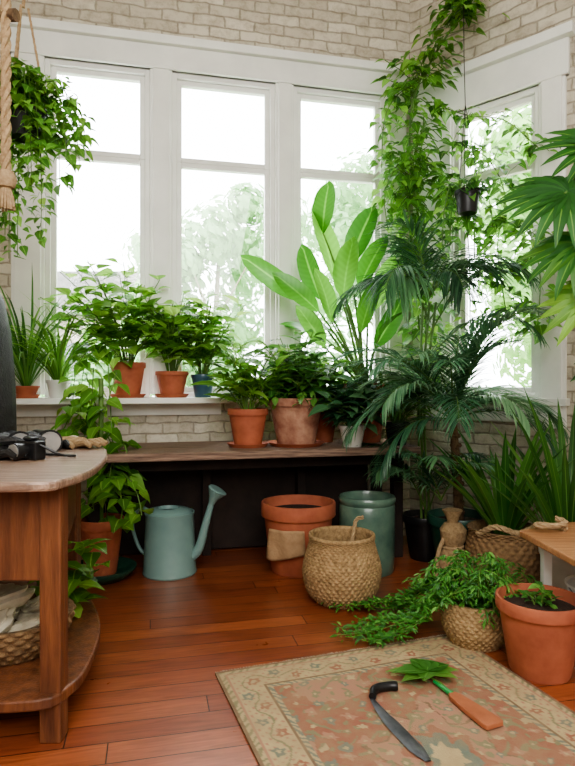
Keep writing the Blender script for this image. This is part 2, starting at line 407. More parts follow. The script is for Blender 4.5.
trim_n=[0]
def trim(boxes,loc,rot):
    trim_n[0]+=1
    b=MB()
    for q in boxes: b.box(*q)
    return structure(b.build('trim_%d'%trim_n[0],WHITEP,smooth=False,loc=loc,rotz=rot,bevel=.006))
LB=(0,4.5,0); LR=(CX,CY,0)
for a,b in((-1.92,-1.708),(-1.005,-.851),(-.096,.0425),(.78,.95)):
    trim([(a,b,-.025,.1,1.12,3.43),(a+.02,b-.02,-.04,-.02,1.12,3.43)],LB,A_BACK)
trim([(-1.93,.955,-.03,.1,3.43,3.62),(-1.95,.955,-.07,.0,3.60,3.66),(-1.93,.955,-.045,0,3.43,3.455)],LB,A_BACK)
trim([(-1.98,-.47,-.26,.1,1.06,1.1),(-1.95,-.5,-.03,.02,.97,1.06)],LB,A_BACK)
trim([(-.47,.95,-.05,.1,1.06,1.1)],LB,A_BACK)
trim([(.04,.384,-.025,.1,1.1,3.2),(.27,.37,-.045,-.02,1.1,3.2)],LR,A_RIGHT)
trim([(1.007,1.18,-.025,.1,0.9,3.2),(1.03,1.16,-.045,-.02,.9,3.2)],LR,A_RIGHT)
trim([(.04,1.2,-.03,.1,3.2,3.46),(.04,1.24,-.08,0,3.44,3.51),(.04,1.2,-.045,0,3.2,3.225)],LR,A_RIGHT)
trim([(.04,1.2,-.07,.1,1.05,1.1),(.04,1.18,-.02,.02,.93,1.05)],LR,A_RIGHT)
def window(i,a,b,z0,z1,zr,loc,rot):
    e=thing('window_%d'%i,'white-painted timber sash window with clear panes','window',loc,rot); e['kind']='structure'
    fw=.035
    f=MB(); f.box(a,a+fw,.0,.09,z0,z1); f.box(b-fw,b,.0,.09,z0,z1); f.box(a+fw,b-fw,.0,.09,z1-fw,z1); f.box(a+fw,b-fw,.0,.09,z0,z0+fw)
    f.build('window_frame',WHITEP,e,smooth=False,bevel=.004)
    a+=fw;b-=fw;z0+=fw;z1-=fw;w=.036
    for (p,q) in((z0,zr),(zr,z1)):
        g=MB(); g.box(a,a+w,.03,.075,p,q); g.box(b-w,b,.03,.075,p,q); g.box(a+w,b-w,.03,.075,q-w,q); g.box(a+w,b-w,.03,.075,p,p+w)
        g.build('sash',WHITEP,e,smooth=False,bevel=.004)
    g=MB(); g.box(a+w/2,b-w/2,.045,.05,z0+.01,z1-.01); g.build('glass_pane',GLASS,e,smooth=False)
window(1,-1.708,-1.005,1.1,3.43,2.8,LB,A_BACK)
window(2,-.851,-.096,1.1,3.43,2.8,LB,A_BACK)
window(3,.0425,.78,1.1,3.43,2.8,LB,A_BACK)
window(4,.384,1.007,1.1,3.2,2.7,LR,A_RIGHT)

# ================= OUTDOOR
GR=mat('outdoor_ground',C(120,140,100),C(150,166,128),.9,2,.1)
g=MB(); g.box(-14,16,5.6,26,-.4,-.3); o=structure(g.build('ground',GR,smooth=False))
def tree(loc,h,r,n,lab,m=LF_OUT,lo=.35,sz=1):
    e=thing('tree',lab,'tree',loc)
    t=MB(); t.tube([(0,0,0),(.05,0,h*.3),(0,.05,h*.6),(.05,0,h*.8)],[.1,.08,.05,.03],8)
    for i in range(6):
        a=i*1.1; t.tube([(0,0,h*.4+i*.15),(math.cos(a)*r*.7,math.sin(a)*r*.7,h*.6+i*.15)],[.03,.012],5)
    t.build('trunk',BARKP,e)
    l=MB(); 
    cl=[(Vector((U(-r,r),U(-r,r)*.7,U(lo*h,h))),U(.3,.6)*r) for _ in range(22)]
    for i in range(n):
        c,rr=random.choice(cl); d=Vector((random.gauss(0,1),random.gauss(0,1),random.gauss(0,1))).normalized()
        p=c+d*rr*U(.5,1)
        sd=d.cross(Vector((R(),R(),R()))).normalized(); q=d.cross(sd); s=U(.06,.12)*sz; b=len(l.v)
        for x in(p-sd*s,p+q*s*.5,p+sd*s,p-q*s*.5): l.v.append(tuple(x)); l.t.append(R())
        l.f.append([b,b+1,b+2,b+3])
    l.build('leaves',m,e,smooth=False)
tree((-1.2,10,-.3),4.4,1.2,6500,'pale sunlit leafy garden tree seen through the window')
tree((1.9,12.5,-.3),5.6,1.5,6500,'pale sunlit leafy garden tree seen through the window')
tree((4.6,8.6,-.3),5.2,1.5,8500,'dense green leafy garden tree beside the house',LF_OUT2)
e=thing('shrub','low sunlit green garden shrub outside the window','shrub',(-3.3,10.2,-.3))
l=MB()
for i in range(5000):
    d=Vector((random.gauss(0,1),random.gauss(0,1),abs(random.gauss(0,1)))).normalized(); p=Vector((d.x*1.1,d.y*.7,.2+d.z*(2.0+.4*math.sin(d.x*6))))*U(.7,1)
    sd=d.cross(Vector((R(),R(),R()))).normalized(); q=d.cross(sd); s=U(.05,.1); b=len(l.v)
    for x in(p-sd*s,p+q*s*.5,p+sd*s,p-q*s*.5): l.v.append(tuple(x)); l.t.append(R())
    l.f.append([b,b+1,b+2,b+3])
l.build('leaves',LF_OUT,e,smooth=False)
SIDING=mat('pale_siding',C(160,150,136),C(176,168,154),.8,3,.1)
ROOFM=mat('grey_roof',C(96,94,90),C(120,118,114),.9,10,.3)
e=thing('house','pale sided neighbouring house with a grey gable roof','house',(-5.6,14.5,-.3))
b=MB(); b.box(-1.8,1.8,-1,1,0,3.1)
b.build('house_body',SIDING,e,smooth=False)
b=MB(); k=len(b.v)
for x in(-2,2):
    for y,z in((-1.3,3.0),(0,4.2),(1.3,3.0)): b.v.append((x,y,z)); b.t.append(.5)
b.f+=[[0,1,4,3],[1,2,5,4],[0,2,1],[3,4,5],[0,3,5,2]]; b.build('roof',ROOFM,e,smooth=False)
for x in(-.9,.8): MB().box(x-.35,x+.35,-1.03,-.99,1.3,2.4).build('house_window',STEEL,e,smooth=False)

# ================= BENCH
e=thing('bench','long weathered dark wooden plank bench under the windows','bench',LB,A_BACK)
MB().box(-1.42,.74,-.72,-.42,.73,.78).box(-1.42,.74,-.415,-.03,.73,.78).build('bench_top',BENCHW,e,smooth=False,bevel=.008)
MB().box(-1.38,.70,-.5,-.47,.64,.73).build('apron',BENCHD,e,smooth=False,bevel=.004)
for x in(-1.34,.66):
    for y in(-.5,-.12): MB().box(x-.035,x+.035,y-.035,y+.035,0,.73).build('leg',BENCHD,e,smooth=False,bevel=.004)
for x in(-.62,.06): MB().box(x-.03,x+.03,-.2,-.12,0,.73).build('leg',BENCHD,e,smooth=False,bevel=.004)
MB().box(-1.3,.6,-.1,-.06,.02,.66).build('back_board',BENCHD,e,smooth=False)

# ================= TABLE (left)
ox,oy=-1.14,2.5
e=thing('side_table','worn brown wooden D-shaped table with curved lower shelf','table',(ox,oy,0))
ox,oy=-1.1,2.5
def loc2(l): return [(a-ox,b-oy) for a,b in l]
out=[(-1.75,1.86),(-1.2,1.84),(-.74,1.85),(-.675,1.93),(-.655,2.1),(-.68,2.32),(-.735,2.58),(-.82,2.83),(-.93,3.03),(-1.08,3.17),(-1.25,3.22),(-1.75,3.22)]
P=[p.to_2d() for p in catmull([Vector((a,b,0)) for a,b in loc2(out)],40)]
MB().prism(P,.862,.895).build('table_top',TABLET,e,smooth=False,bevel=.01)
sh=[(-1.72,1.95),(-1.2,1.93),(-.78,1.95),(-.7,2.05),(-.69,2.2),(-.74,2.5),(-.86,2.8),(-1.0,3.0),(-1.2,3.1),(-1.72,3.12)]
P=[p.to_2d() for p in catmull([Vector((a,b,0)) for a,b in loc2(sh)],36)]
MB().prism(P,.13,.17).build('lower_shelf',TABLEW,e,smooth=False,bevel=.008)
for x,y in((-.75,2.03),(-1.06,3.06),(-1.68,2.03),(-1.68,3.06)):
    x-=ox;y-=oy; MB().box(x-.036,x+.036,y-.036,y+.036,0,.862).build('leg',TABLEW,e,smooth=False,bevel=.005)
MB().box(-1.64-ox,-.786-ox,2.0-oy,2.03-oy,.54,.862).build('drawer_front',TABLEW,e,smooth=False,bevel=.004)
MB().slab(loc2([(-.77,2.07)])[0],loc2([(-1.04,3.02)])[0],.03,.54,.862).build('apron',TABLEW,e,smooth=False)
TZ=.895
def binoc(loc,rot,label,S=1.25):
    e=thing('binoculars',label,'binoculars',loc,rot); e.scale=(S,S,S)
    b=MB()
    for y in(-.042,.042):
        b.tube([(-.09,y,.045),(-.03,y,.045),(-.029,y,.045),(.02,y*1.1,.042),(.021,y*1.1,.042),(.09,y*1.15,.042),(.091,y*1.15,.042),(.105,y*1.15,.042)],[.022,.022,.034,.034,.036,.04,.043,.043],20)
    b.build('body',BLACK,e)
    for y in(-.042,.042): MB().tube([(-.1,y,.045),(-.088,y,.045)],.025,20).build('eyepiece_ring',SILVER,e)
    for y in(-.048,.048): MB().tube([(.1,y,.042),(.108,y,.042)],.036,20).build('lens_ring',SILVER,e)
    MB().box(-.03,.03,-.03,.03,.04,.06).tube([(-.05,0,.06),(.02,0,.06)],.012,12).build('bridge',BLACK,e)
binoc((-1.14,2.62,TZ),-.9,'black binoculars lying on the wooden table')
e=thing('camera','small black camera with silver ring lying on the table','camera',(-1.03,2.4,TZ),-.5)
MB().box(-.06,.06,-.025,.03,0,.075).box(-.02,.025,-.02,.025,.075,.09).build('body',BLACK,e,smooth=False,bevel=.008)
MB().tube([(0,-.025,.037),(0,-.06,.037),(0,-.061,.037),(0,-.075,.037)],[.03,.03,.033,.033],20).build('lens',BLACK,e)
MB().tube([(0,-.075,.037),(0,-.08,.037)],.029,20).build('ring',SILVER,e)
MB().tube(catmull([(.06,0,.06),(.12,.05,.02),(.1,.14,.006),(0,.12,.006),(-.12,.1,.008),(-.1,.02,.03),(-.06,0,.06)],30),.005,6).build('strap',BLACK,e)
def glove(loc,rot,m,label,rx=0,S=1):
    o=MB()
    for i,(y,l) in enumerate(((-.035,.07),(-.012,.085),(.012,.08),(.034,.062))):
        o.tube([(.04,y,.014),(.08+l*.3,y*1.3,.026),(.06+l,y*1.5,.014)],[.013,.013,.009],8)
    o.tube([(0,-.04,.014),(.04,-.07,.02),(.07,-.08,.012)],[.014,.013,.009],8)
    for k in(-1,0,1): o.tube([(-.09,k*.022,.018),(-.03,k*.024,.02),(.03,k*.024,.018),(.05,k*.024,.014)],[.018,.02,.02,.012],8)
    ob=o.build('gardening_glove',m,loc=loc,rotz=rot,label=label,cat='glove'); ob.rotation_euler=(rx,0,rot); ob.scale=(S,S,S); return ob
glove((-1.02,2.86,TZ),-.4,BURLAP,'crumpled tan gardening glove on the wooden table',S=1.2)
glove((-1.16,2.98,TZ),.5,CLOTH,'pale gardening glove on the wooden table')
glove((-1.2,2.42,TZ),-.2,LEATHER,'black leather gardening glove on the wooden table',S=1.3)
glove((-1.2,2.5,TZ+.045),.5,LEATHER,'black leather gardening glove lying on another glove',S=1.3)
glove((-1.12,2.84,TZ),-1.1,LEATHER,'black leather gardening glove beside the binoculars',S=1.2)
e=thing('backpack','tall black bag standing on the wooden table','bag',(-1.52,2.85,TZ))
b=MB(); b.lathe([(0,0),(.2,0),(.215,.04),(.21,.3),(.19,.55),(.16,.7),(.12,.78),(0,.8)],24); b.build('body',LEATHER,e)
MB().tube(catmull([(-.05,0,.78),(-.04,0,.86),(.04,0,.86),(.05,0,.78)],12),.01,8).build('handle',BLACK,e)
def wicker(mb,prof,rows,cols,amp):
    P=catmull([(r,0,z) for r,z in prof],rows*4); b=len(mb.v); n=cols*6
    for i,p in enumerate(P):
        row=i//4; fr=(i%4)/4
        for j in range(n):
            a=2*math.pi*j/n; d=amp*(.45+.75*math.sin(a*cols+math.pi*(row%2)))*math.sin(math.pi*fr)
            r=p.x+d; mb.v.append((r*math.cos(a),r*math.sin(a),p.z)); mb.t.append(.5)
    m=len(P)
    for i in range(m-1):
        for j in range(n):
            k=(j+1)%n; mb.f.append([b+i*n+j,b+i*n+k,b+(i+1)*n+k,b+(i+1)*n+j])
e=thing('basket','shallow brown wicker basket on the lower shelf','basket',(-1.06,2.33,.17))
b=MB(); b.lathe([(0,.005),(.15,.005)],32); wicker(b,[(.15,0),(.19,.05),(.21,.1),(.22,.14)],7,22,.008); b.lathe([(.22,.14),(.2,.14),(.18,.05),(.14,.02),(0,.02)],32); b.build('basket_body',WICKERD,e,angle=3)
random.seed(3)
for i,(x,y,z,r) in enumerate(((-.08,.02,.1,.08),(.07,-.05,.11,.075),(.05,.09,.12,.08),(-.02,-.09,.13,.065),(.0,.0,.2,.075),(.1,.03,.17,.05),(-.1,.1,.18,.06))):
    o=MB(); o.lathe([(0.001,-r*.5),(r*.5,-r*.5),(r*.95,-r*.2),(r*1.1,.0),(r*.75,r*.15),(r*.8,r*.3),(r*.4,r*.35),(0.001,r*.2)],36,wob=.14)
    ob=o.build('folded_cloth',CLOTH,loc=(-1.06+x,2.33+y,.17+z),label='crumpled cream cloth heaped in the wicker basket',cat='cloth'); ob['group']='cream cloths in the wicker basket'; ob.rotation_euler=(U(-.5,.5),U(-.5,.5),U(0,6))
e=thing('leafy_cutting','cut green leaves lying on the lower shelf','leaves',(-1.0,2.72,.17))
l=MB(e.location)
for i in range(46):
    a=U(0,6.28); l.leaf((U(-.16,.12),U(-.16,.1),U(.01,.3)),(math.cos(a),math.sin(a),U(0,.8)),.15,.085,.8,.1,'ovate')
l.build('leaves',LF_BRIGHT,e)

# ================= plants on sill
def plant(kind,label,s,t,z,r,h,pm,build,sau=None,taper=.68,loc=None,lm=LF_MID,cat='potted plant',wob=0,rim=.17):
    p=loc or WB(s,t,z); e=thing(kind,label,cat,p)
    z0=0
    if sau: saucer(e,r*1.02,sau); z0=.011
    pot(e,r,h,pm,z0,taper,wob=wob,rim=rim)
    a=MB(p);b=MB(p); build(a,b,z0+h*.88)
    if a.v: a.build('leaves',lm,e)
    if b.v: b.build('stems',STEM,e)
    return e
SZ=1.1
def spider(n,Ln,W,up=1.1,bend=1.9):
    def f(a,b,z):
        for i in range(n):
            az=i*2.4; el=U(.75,1.5); l=Ln*U(.7,1.1)
            d=Vector((math.cos(az)*math.cos(el),math.sin(az)*math.cos(el),math.sin(el)*up))
            c=d.dot(NO)
            if c>.08: d-=NO*(c-.08)*1.6
            a.leaf((.02*math.cos(az),.02*math.sin(az),z),d,l,W,bend*U(.5,1.1),.2,'strap')
    return f
plant('spider_plant','spider plant with thin arching leaves in a white pot',-1.6,.15,SZ,.08,.12,WHITEC,spider(80,.66,.016),lm=LF_BRIGHT)
plant('potted_plant','thin-leaved plant in a shallow terracotta bowl on the window sill',-1.8,.15,SZ,.085,.07,TERRA,spider(70,.8,.016,bend=1.5),sau=TERRA,lm=LF_MID)
def bsh(*a,**k): return lambda l,s,z: bush(l,s,z,*a,**k)
def sillbush(l,s,z):
    bush(l,s,z,.46,.7,40,8,.14,.11,lean=(-.1,-.04),low=.4,flat=.1,hmin=.3)
    for (x,y,zz) in ((-.28,-.2,-.12),(-.22,-.24,-.2)):
        vine(l,s,[(0,-.03,z),(x*.6,y*.8,z+.12),(x,y,z-.02),(x*1.1,y*1.05,zz)],(.04,.05),40,.12,.09,'heart',sr=.003)
plant('potted_plant','bushy bright green plant in a terracotta pot on the sill',-1.153,.135,SZ,.12,.23,TERRA,sillbush,sau=TERRA,lm=LF_BRIGHT)
plant('potted_plant','bushy bright green plant in a low terracotta pot on the sill',-.856,.135,SZ,.115,.17,TERRA,bsh(.3,.58,28,8,.13,.1,lean=(.02,-.04),low=.3,flat=.1,hmin=.3),sau=TERRA,lm=LF_BRIGHT)
plant('potted_plant','leafy bright green plant in a blue glazed pot on the sill',-.642,.13,SZ,.085,.16,BLUEG,bsh(.3,.62,28,8,.15,.085,low=.3,flat=.1,hmin=.3),lm=LF_BRIGHT)
BZ=.78
plant('potted_plant','strappy-leaved green plant in a terracotta pot on the bench',-.375,.46,BZ,.135,.24,TERRA,bsh(.28,.52,22,8,.2,.06,shape='lance',bend=1.1,upd=.6,low=.2,hmin=.35),sau=TERRA,lm=LF_BRIGHT)
def dense(l,s,z):
    bush(l,s,z,.29,.54,38,12,.13,.07,shape='lance',low=.2,hmin=.35)
    for i in range(12):
        az=i*.52+U(-.2,.2); r=.19
        vine(l,s,[(r*.5*math.cos(az),r*.5*math.sin(az),z+.04),(r*1.05*math.cos(az),r*1.05*math.sin(az),z+.08),(r*1.2*math.cos(az),r*1.2*math.sin(az),z+.0)],(.03,.02),50,.07,.04,'lance')
plant('potted_plant','dense trailing plant in a large weathered terracotta pot',-.047,.46,BZ,.19,.31,TERRA2,dense,sau=TERRA,lm=LF_MID,wob=.004)
plant('potted_plant','dark glossy broad-leaved plant in a small white pot',.3,.61,BZ,.09,.14,WHITEC,bsh(.25,.34,24,8,.16,.095,upd=.2,low=.3,lean=(-.03,0)),lm=LF_DARK)
plant('potted_plant','grassy arching plant in a small dark pot on the bench',.64,.56,BZ,.09,.15,BLACK,bsh(.26,.44,24,10,.24,.026,shape='lance',bend=1.3,upd=.5,low=.1),lm=LF_MID)
plant('potted_plant','leafy green plant in a small terracotta pot on the bench',.2,.25,BZ,.11,.22,TERRA,bsh(.24,.56,22,8,.17,.1,upd=.3,low=.1,hmin=.4),lm=LF_BRIGHT)
def stre(l,s,z):
    for (b,t,w) in (((-.30,.0,2.28),(-.28,-.02,2.66),.18),((-.22,0,1.95),(-.33,-.05,2.44),.21),((-.11,0,2.05),(.07,-.03,2.48),.19),((-.16,-.08,1.8),(-.12,-.15,2.22),.19),
        ((-.04,-.05,1.88),(.14,-.1,2.24),.17),((-.45,-.1,1.78),(-.9,-.2,2.03),.15),((-.34,-.15,1.7),(-.66,-.28,1.9),.14),((0.02,-.05,1.7),(.24,-.12,2.07),.15),
        ((-.32,-.05,1.8),(-.5,-.1,2.16),.16),((-.25,-.18,1.62),(-.34,-.25,1.98),.15),((-.05,-.2,1.55),(.05,-.3,1.9),.14),((.06,-.1,1.45),(.28,-.22,1.75),.14),
        ((-.3,-.2,1.45),(-.5,-.34,1.68),.13)):
        b=Vector(b)-Vector((0,0,BZ)); t=Vector(t)-Vector((0,0,BZ))
        o=Vector((U(-.06,.06),U(-.06,.06),z-.02))
        s.tube([qb(o,Vector((b.x*.35,b.y*.4,b.z*.7)),b,k/7) for k in range(8)],[.013-.001*k for k in range(8)],7)
        d=t-b; l.leaf(b,d+Vector((0,0,.08)),d.length*1.05,w,.4,.14,'paddle',up=Vector((U(-.6,.6),-.8,.4)),wave=.012)
    for a in (2.8,3.3,3.9,5.0): 
        d=Vector((math.cos(a),math.sin(a)*.6,.5)); l.leaf((d.x*.3,d.y*.3,.75),d,.34,.12,.5,.12,'paddle',tone=.3,up=Vector((0,-.5,1)))
        s.tube([(0,0,z),(d.x*.15,d.y*.15,.62),(d.x*.3,d.y*.3,.75)],.006,5)
plant('bird_of_paradise_plant','tall plant with large bright green paddle leaves on the bench',.5,.3,BZ,.17,.42,TERRA,stre,lm=LF_BANANA)

# ================= floor pothos
def poth(l,s,z):
    s.tube([(0,0,z-.05),(.0,.0,1.2)],.016,8)
    for i in range(4):
        a=i*1.57
        vine(l,s,[(.03*math.cos(a),.03*math.sin(a),z),(.1*math.cos(a+1),.1*math.sin(a+1),.7),(.06*math.cos(a+2),.06*math.sin(a+2),.95),(.1*math.cos(a+3),.1*math.sin(a+3),U(1.1,1.35))],(.1,.12),30,.125,.095,'heart',pulse=.6)
    for P in ([(0,0,.5),(.15,-.05,.62),(.25,-.1,.5),(.28,-.12,.38)],[(0,0,.6),(-.1,-.05,.78),(-.12,-.1,.9)],[(0,0,.6),(.14,-.05,.8),(.2,-.1,.7)],
              [(0,0,.9),(-.12,-.1,1.0),(-.2,-.14,.85)],[(0,0,.5),(.12,-.12,.6),(.18,-.18,.45),(.17,-.2,.32)]):
        vine(l,s,P,(.07,.09),44,.125,.095,'heart')
plant('pothos_plant','climbing heart-leaved pothos in a terracotta pot on the floor',0,0,0,.14,.34,TERRA,poth,loc=Vector((-1.15,3.7,.03)),lm=LF_BRIGHT)
o=MB().lathe([(0,0),(.15,0),(.21,.05),(.215,.07),(.2,.07),(.15,.03),(0,.03)]).build('plant_saucer',DKGREEN,loc=(-1.15,3.7,0),label='dark green glazed dish under the pothos pot',cat='dish')

# ================= watering can
e=thing('watering_can','sage green enamel watering can on the wooden floor','watering can',(-.745,3.8,0),-.15)
MB().lathe([(0,0),(.165,0),(.17,.01),(.165,.03),(.158,.2),(.15,.36),(.155,.375),(.155,.385),(.145,.385),(.145,.37),(.15,.05),(0,.05)]).build('can_body',SAGE,e)
MB().lathe([(.149,.38),(.13,.4),(.07,.412),(.065,.39),(.12,.37)],off=(-.01,0,0)).build('collar',SAGE,e)
MB().tube(catmull([(.13,0,.1),(.19,0,.16),(.235,0,.32),(.275,0,.46)],14),[.036-.0013*i for i in range(15)],14).build('spout',SAGE,e)
MB().tube([(.27,0,.44),(.285,0,.48),(.31,0,.53),(.313,0,.535)],[.018,.03,.062,.055],20).build('sprinkler_rose',SAGE,e)
MB().tube(catmull([(-.13,0,.385),(-.2,0,.4),(-.25,0,.3),(-.21,0,.16),(-.155,0,.1)],20),.012,8).build('handle',SAGE,e)

# ================= pots on the floor
e=thing('flower_pot','large terracotta pot on the floor under the bench edge','pot',(.07,3.86,0))
pot(e,.24,.44,TERRA,soil=True,taper=.74,rim=.2)
e=thing('ceramic_pot','tall dark green glazed cylindrical pot on the floor','pot',(.51,3.85,0))
MB().lathe([(0,0),(.165,0),(.172,.015),(.175,.1),(.178,.3),(.178,.42),(.172,.43),(.18,.445),(.183,.465),(.175,.48),(.16,.48),(.152,.46),(.155,.3),(.15,.04),(0,.04)]).build('pot_body',TEAL,e)
MB().lathe([(0,.4),(.154,.4)]).build('soil',SOIL,e)
b=MB(); n=12
for i in range(n+1):
    for j in range(n+1):
        x=-.125+.25*i/n; t=j/n
        z=.13+.18*t-.02*math.sin(i*.3+1)*(1-t); y=-.262+.04*(1-t)+x*x*2.0-.006*math.sin(i*.9+t*3)
        b.v.append((x*(1-.1*t)+.02*t,y,z)); b.t.append(.5)
for i in range(n):
    for j in range(n): q=i*(n+1)+j; b.f.append([q,q+n+1,q+n+2,q+1])
o=b.build('tan_cloth',PAPER,loc=(.045,3.86,0),rotz=-.3,label='small flat tan cloth piece against the terracotta pot',cat='cloth'); sd=o.modifiers.new('s','SOLIDIFY'); sd.thickness=.006; sd.offset=0
# woven basket
e=thing('woven_basket','round bulging seagrass basket with open top on the floor','basket',(.3,3.32,0),.3)
b=MB(); b.lathe([(0,.004),(.14,.004)],40)
wicker(b,[(.14,0),(.19,.06),(.212,.15),(.208,.21),(.188,.28),(.175,.33),(.18,.355)],26,40,.007)
b.lathe([(.184,.355),(.183,.368),(.17,.37),(.165,.35),(.178,.29),(.195,.2),(.175,.08),(.13,.03),(0,.03)],60)
b.build('basket_body',WICKER,e,angle=3)
MB().lathe([(0,.1),(.18,.1)],24).build('basket_lining',SOIL,e)
o=MB().rope([(.0,.0,.12),(.04,.03,.2),(.07,.07,.34),(.09,.09,.42),(.13,.08,.44)],.012).build('rope_end',ROPE,loc=(.3,3.32,0),label='pale rope end sticking out of the woven basket',cat='rope')

# ================= right side
p=Vector((.99,3.6,0)); e=thing('burlap_bundle','knotted burlap-wrapped bundle standing on the floor','bundle',p)
MB().lathe([(0,0),(.1,0),(.115,.05),(.11,.14),(.07,.2),(.05,.22),(.075,.27),(.08,.32),(.05,.36),(.03,.365),(.04,.4),(.06,.44),(.0,.43)],28,wob=.06).build('bundle_body',BURLAP,e)
MB().rope([(.06*math.cos(a*.7),.06*math.sin(a*.7),.215+a*.001) for a in range(11)],.01).build('tie',ROPE,e)
MB().tube(catmull([(-.05,-.03,.3),(-.1,-.06,.2),(-.12,-.08,.08),(-.15,-.1,.02)],14),.012,8).build('tail',ROPE,e)
p=Vector((1.27,3.5,0)); e=thing('basket_planter','brown woven basket planter with strappy leaves on the floor','potted plant',p)
b=MB(); b.lathe([(0,.003),(.18,.003)],32); wicker(b,[(.18,0),(.215,.1),(.22,.22),(.2,.32),(.21,.36)],16,26,.009); b.lathe([(.21,.36),(.19,.36),(.18,.3),(0,.3)],40); b.build('basket_body',WICKERD,e,angle=3)
MB().rope([(-.19,-.09,.34),(-.12,-.17,.4),(0,-.19,.37),(.1,-.18,.4),(.2,-.1,.36)],.018).build('rope_garland',ROPE,e)
l=MB(p);s=MB(p)
for i in range(34):
    az=i*2.4; el=U(.9,1.45); l.leaf((.05*math.cos(az),.05*math.sin(az),.3),(math.cos(az)*math.cos(el),math.sin(az)*math.cos(el),math.sin(el)),U(.5,.85),.05,.5,.2,'strap')
l.build('leaves',LF_MID,e)
def snake(l,s,z):
    for i in range(34):
        az=i*2.4; el=U(.85,1.45); l.leaf((.06*math.cos(az),.06*math.sin(az),z),(math.cos(az)*math.cos(el),math.sin(az)*math.cos(el),math.sin(el)),U(.55,.95),.045,.5,.15,'strap')
plant('snake_plant','upright strap-leaved plant in a white pot behind the low table',0,0,0,.15,.34,WHITEC,snake,loc=Vector((1.5,3.2,0)),lm=LF_MID)
# palms
def crown(l,s,c,n,Ln,ll,lw,el0,el1,droop,nl=26,az0=0,**k):
    for i in range(n):
        az=az0+i*2.4+U(-.3,.3); el=el0+(el1-el0)*((i*.37)%1)
        frond(l,s,c,az,el,Ln*U(.75,1.15),droop*U(.75,1.2),nl,ll,lw,**k)
p=Vector((1.1,3.85,0)); e=thing('palm_tree','full potted palm with arching blue-green feathery fronds','potted plant',p)
pot(e,.2,.36,DKGREEN)
l=MB(p);s=MB(p)
t=MB(); t.tube(catmull([(0,0,.3),(-.02,-.03,.6),(-.06,-.08,.97)],12),[.034-.0008*i for i in range(13)],10)
for i in range(9): t.lathe([(.033,0),(.039,.012),(.033,.024)],12,off=(-.006*i*i/9,-.008*i*i/9-.002,.36+i*.062))
t.build('trunk',BARK,e)
c0=(-.06,-.08,.97)
crown(l,s,c0,16,.78,.28,.0145,.6,1.45,2.1,nl=36,ld=.15,bend=.7)
for az,el,Ln in ((3.3,.55,.76),(3.8,.8,.74),(4.5,.7,.62),(5.2,.7,.66),(-.2,.6,.72),(2.9,.9,.7),(5.8,.4,.66),(3.5,.15,.62)):
    frond(l,s,c0,az,el,Ln,2.2,36,.28,.0145,ld=.2,bend=.7)
for az,el,Ln in ((3.6,1.2,.45),(5.4,1.1,.45),(3.1,.9,.45)):
    frond(l,s,(-.12,-.02,.45),az,el,Ln,1.8,26,.22,.016,ld=.25,bend=.8)
l.build('leaves',LF_BLUE,e); s.build('stems',STEM,e)
p=Vector((.95,4.12,0)); e=thing('palm_tree','tall dark palm with drooping fronds by the window corner','potted plant',p)
pot(e,.16,.3,BLACK)
l=MB(p);s=MB(p)
t=MB()
for k in range(3): t.tube(catmull([(.03*k-.03,0,.26),(.02*k-.05,.0,1.0),(-.02+.04*k,-.02*k,1.75)],12),.009,8)
t.build('trunk',STEM,e)
crown(l,s,(0,-.08,1.78),13,.66,.38,.017,.6,1.45,2.5,nl=24,ld=.5,bend=.8,az0=3,start=.25)
for az,el,z,Ln in ((3.5,1.1,1.65,.5),(5.6,1.0,1.6,.8),(-.3,1.1,1.5,.85),(5.9,.9,1.35,.8)):
    frond(l,s,(0,-.05,z),az,el,Ln,2.2,26,.34,.017,ld=.4,bend=.8,start=.25)
for az,el,z,Ln in ((3.8,1.1,.3,.65),(4.6,1.15,.3,.75),(5.2,1.2,.3,.7),(3.3,1.2,.3,.75)):
    frond(l,s,(0,-.05,z),az,el,Ln,2.0,26,.22,.018,ld=.35,bend=.9,start=.35)
l.build('leaves',LF_DARK,e); s.build('stems',STEM,e)
# corner vine
e=thing('climbing_vine','lush green climbing vine growing up the window corner','plant',(.95,4.3,0))
o=Vector(e.location); l=MB(o);s=MB(o)
def rel(L_): return [(a-o.x,b-o.y,c-o.z) for a,b,c in L_]
vine(l,s,rel([(1.0,4.35,1.2),(1.0,4.35,2.1),(.95,4.42,2.5),(.9,4.42,2.9),(.93,4.42,3.3),(1.05,4.35,3.55),(1.22,4.25,3.8)]),(.16,.26),280,.1,.075,sr=.008,pulse=.5)
vine(l,s,rel([(1.0,4.35,1.2),(.9,4.4,2.3),(.92,4.4,2.8),(1.0,4.35,3.1)]),(.14,.16),160,.1,.075,sr=.008,pulse=.5)
vine(l,s,rel([(.95,4.4,3.4),(.8,4.38,3.3),(.7,4.35,3.1),(.68,4.33,2.75)]),(.12,.05),110,.09,.065,pulse=.4)
vine(l,s,rel([(.9,4.4,2.7),(.78,4.36,2.75),(.7,4.33,2.55),(.72,4.3,2.3)]),(.08,.05),80,.09,.065,pulse=.3)
vine(l,s,rel([(1.15,4.3,3.75),(1.25,4.2,3.9),(1.2,4.1,3.75)]),(.17,.13),260,.1,.075)
vine(l,s,rel([(1.05,4.3,3.2),(1.25,4.15,3.05),(1.45,4.0,2.95),(1.62,3.85,2.7)]),(.06,.09),110,.09,.065,pulse=.4)
vine(l,s,rel([(1.15,4.25,2.9),(1.35,4.1,2.75),(1.45,4.0,2.45),(1.4,4.0,2.1),(1.45,3.95,1.6)]),(.12,.14),190,.09,.065,pulse=.5)
vine(l,s,rel([(1.1,4.3,2.7),(1.2,4.2,2.5),(1.25,4.15,2.2),(1.25,4.1,1.5)]),(.12,.14),190,.09,.065,pulse=.5)
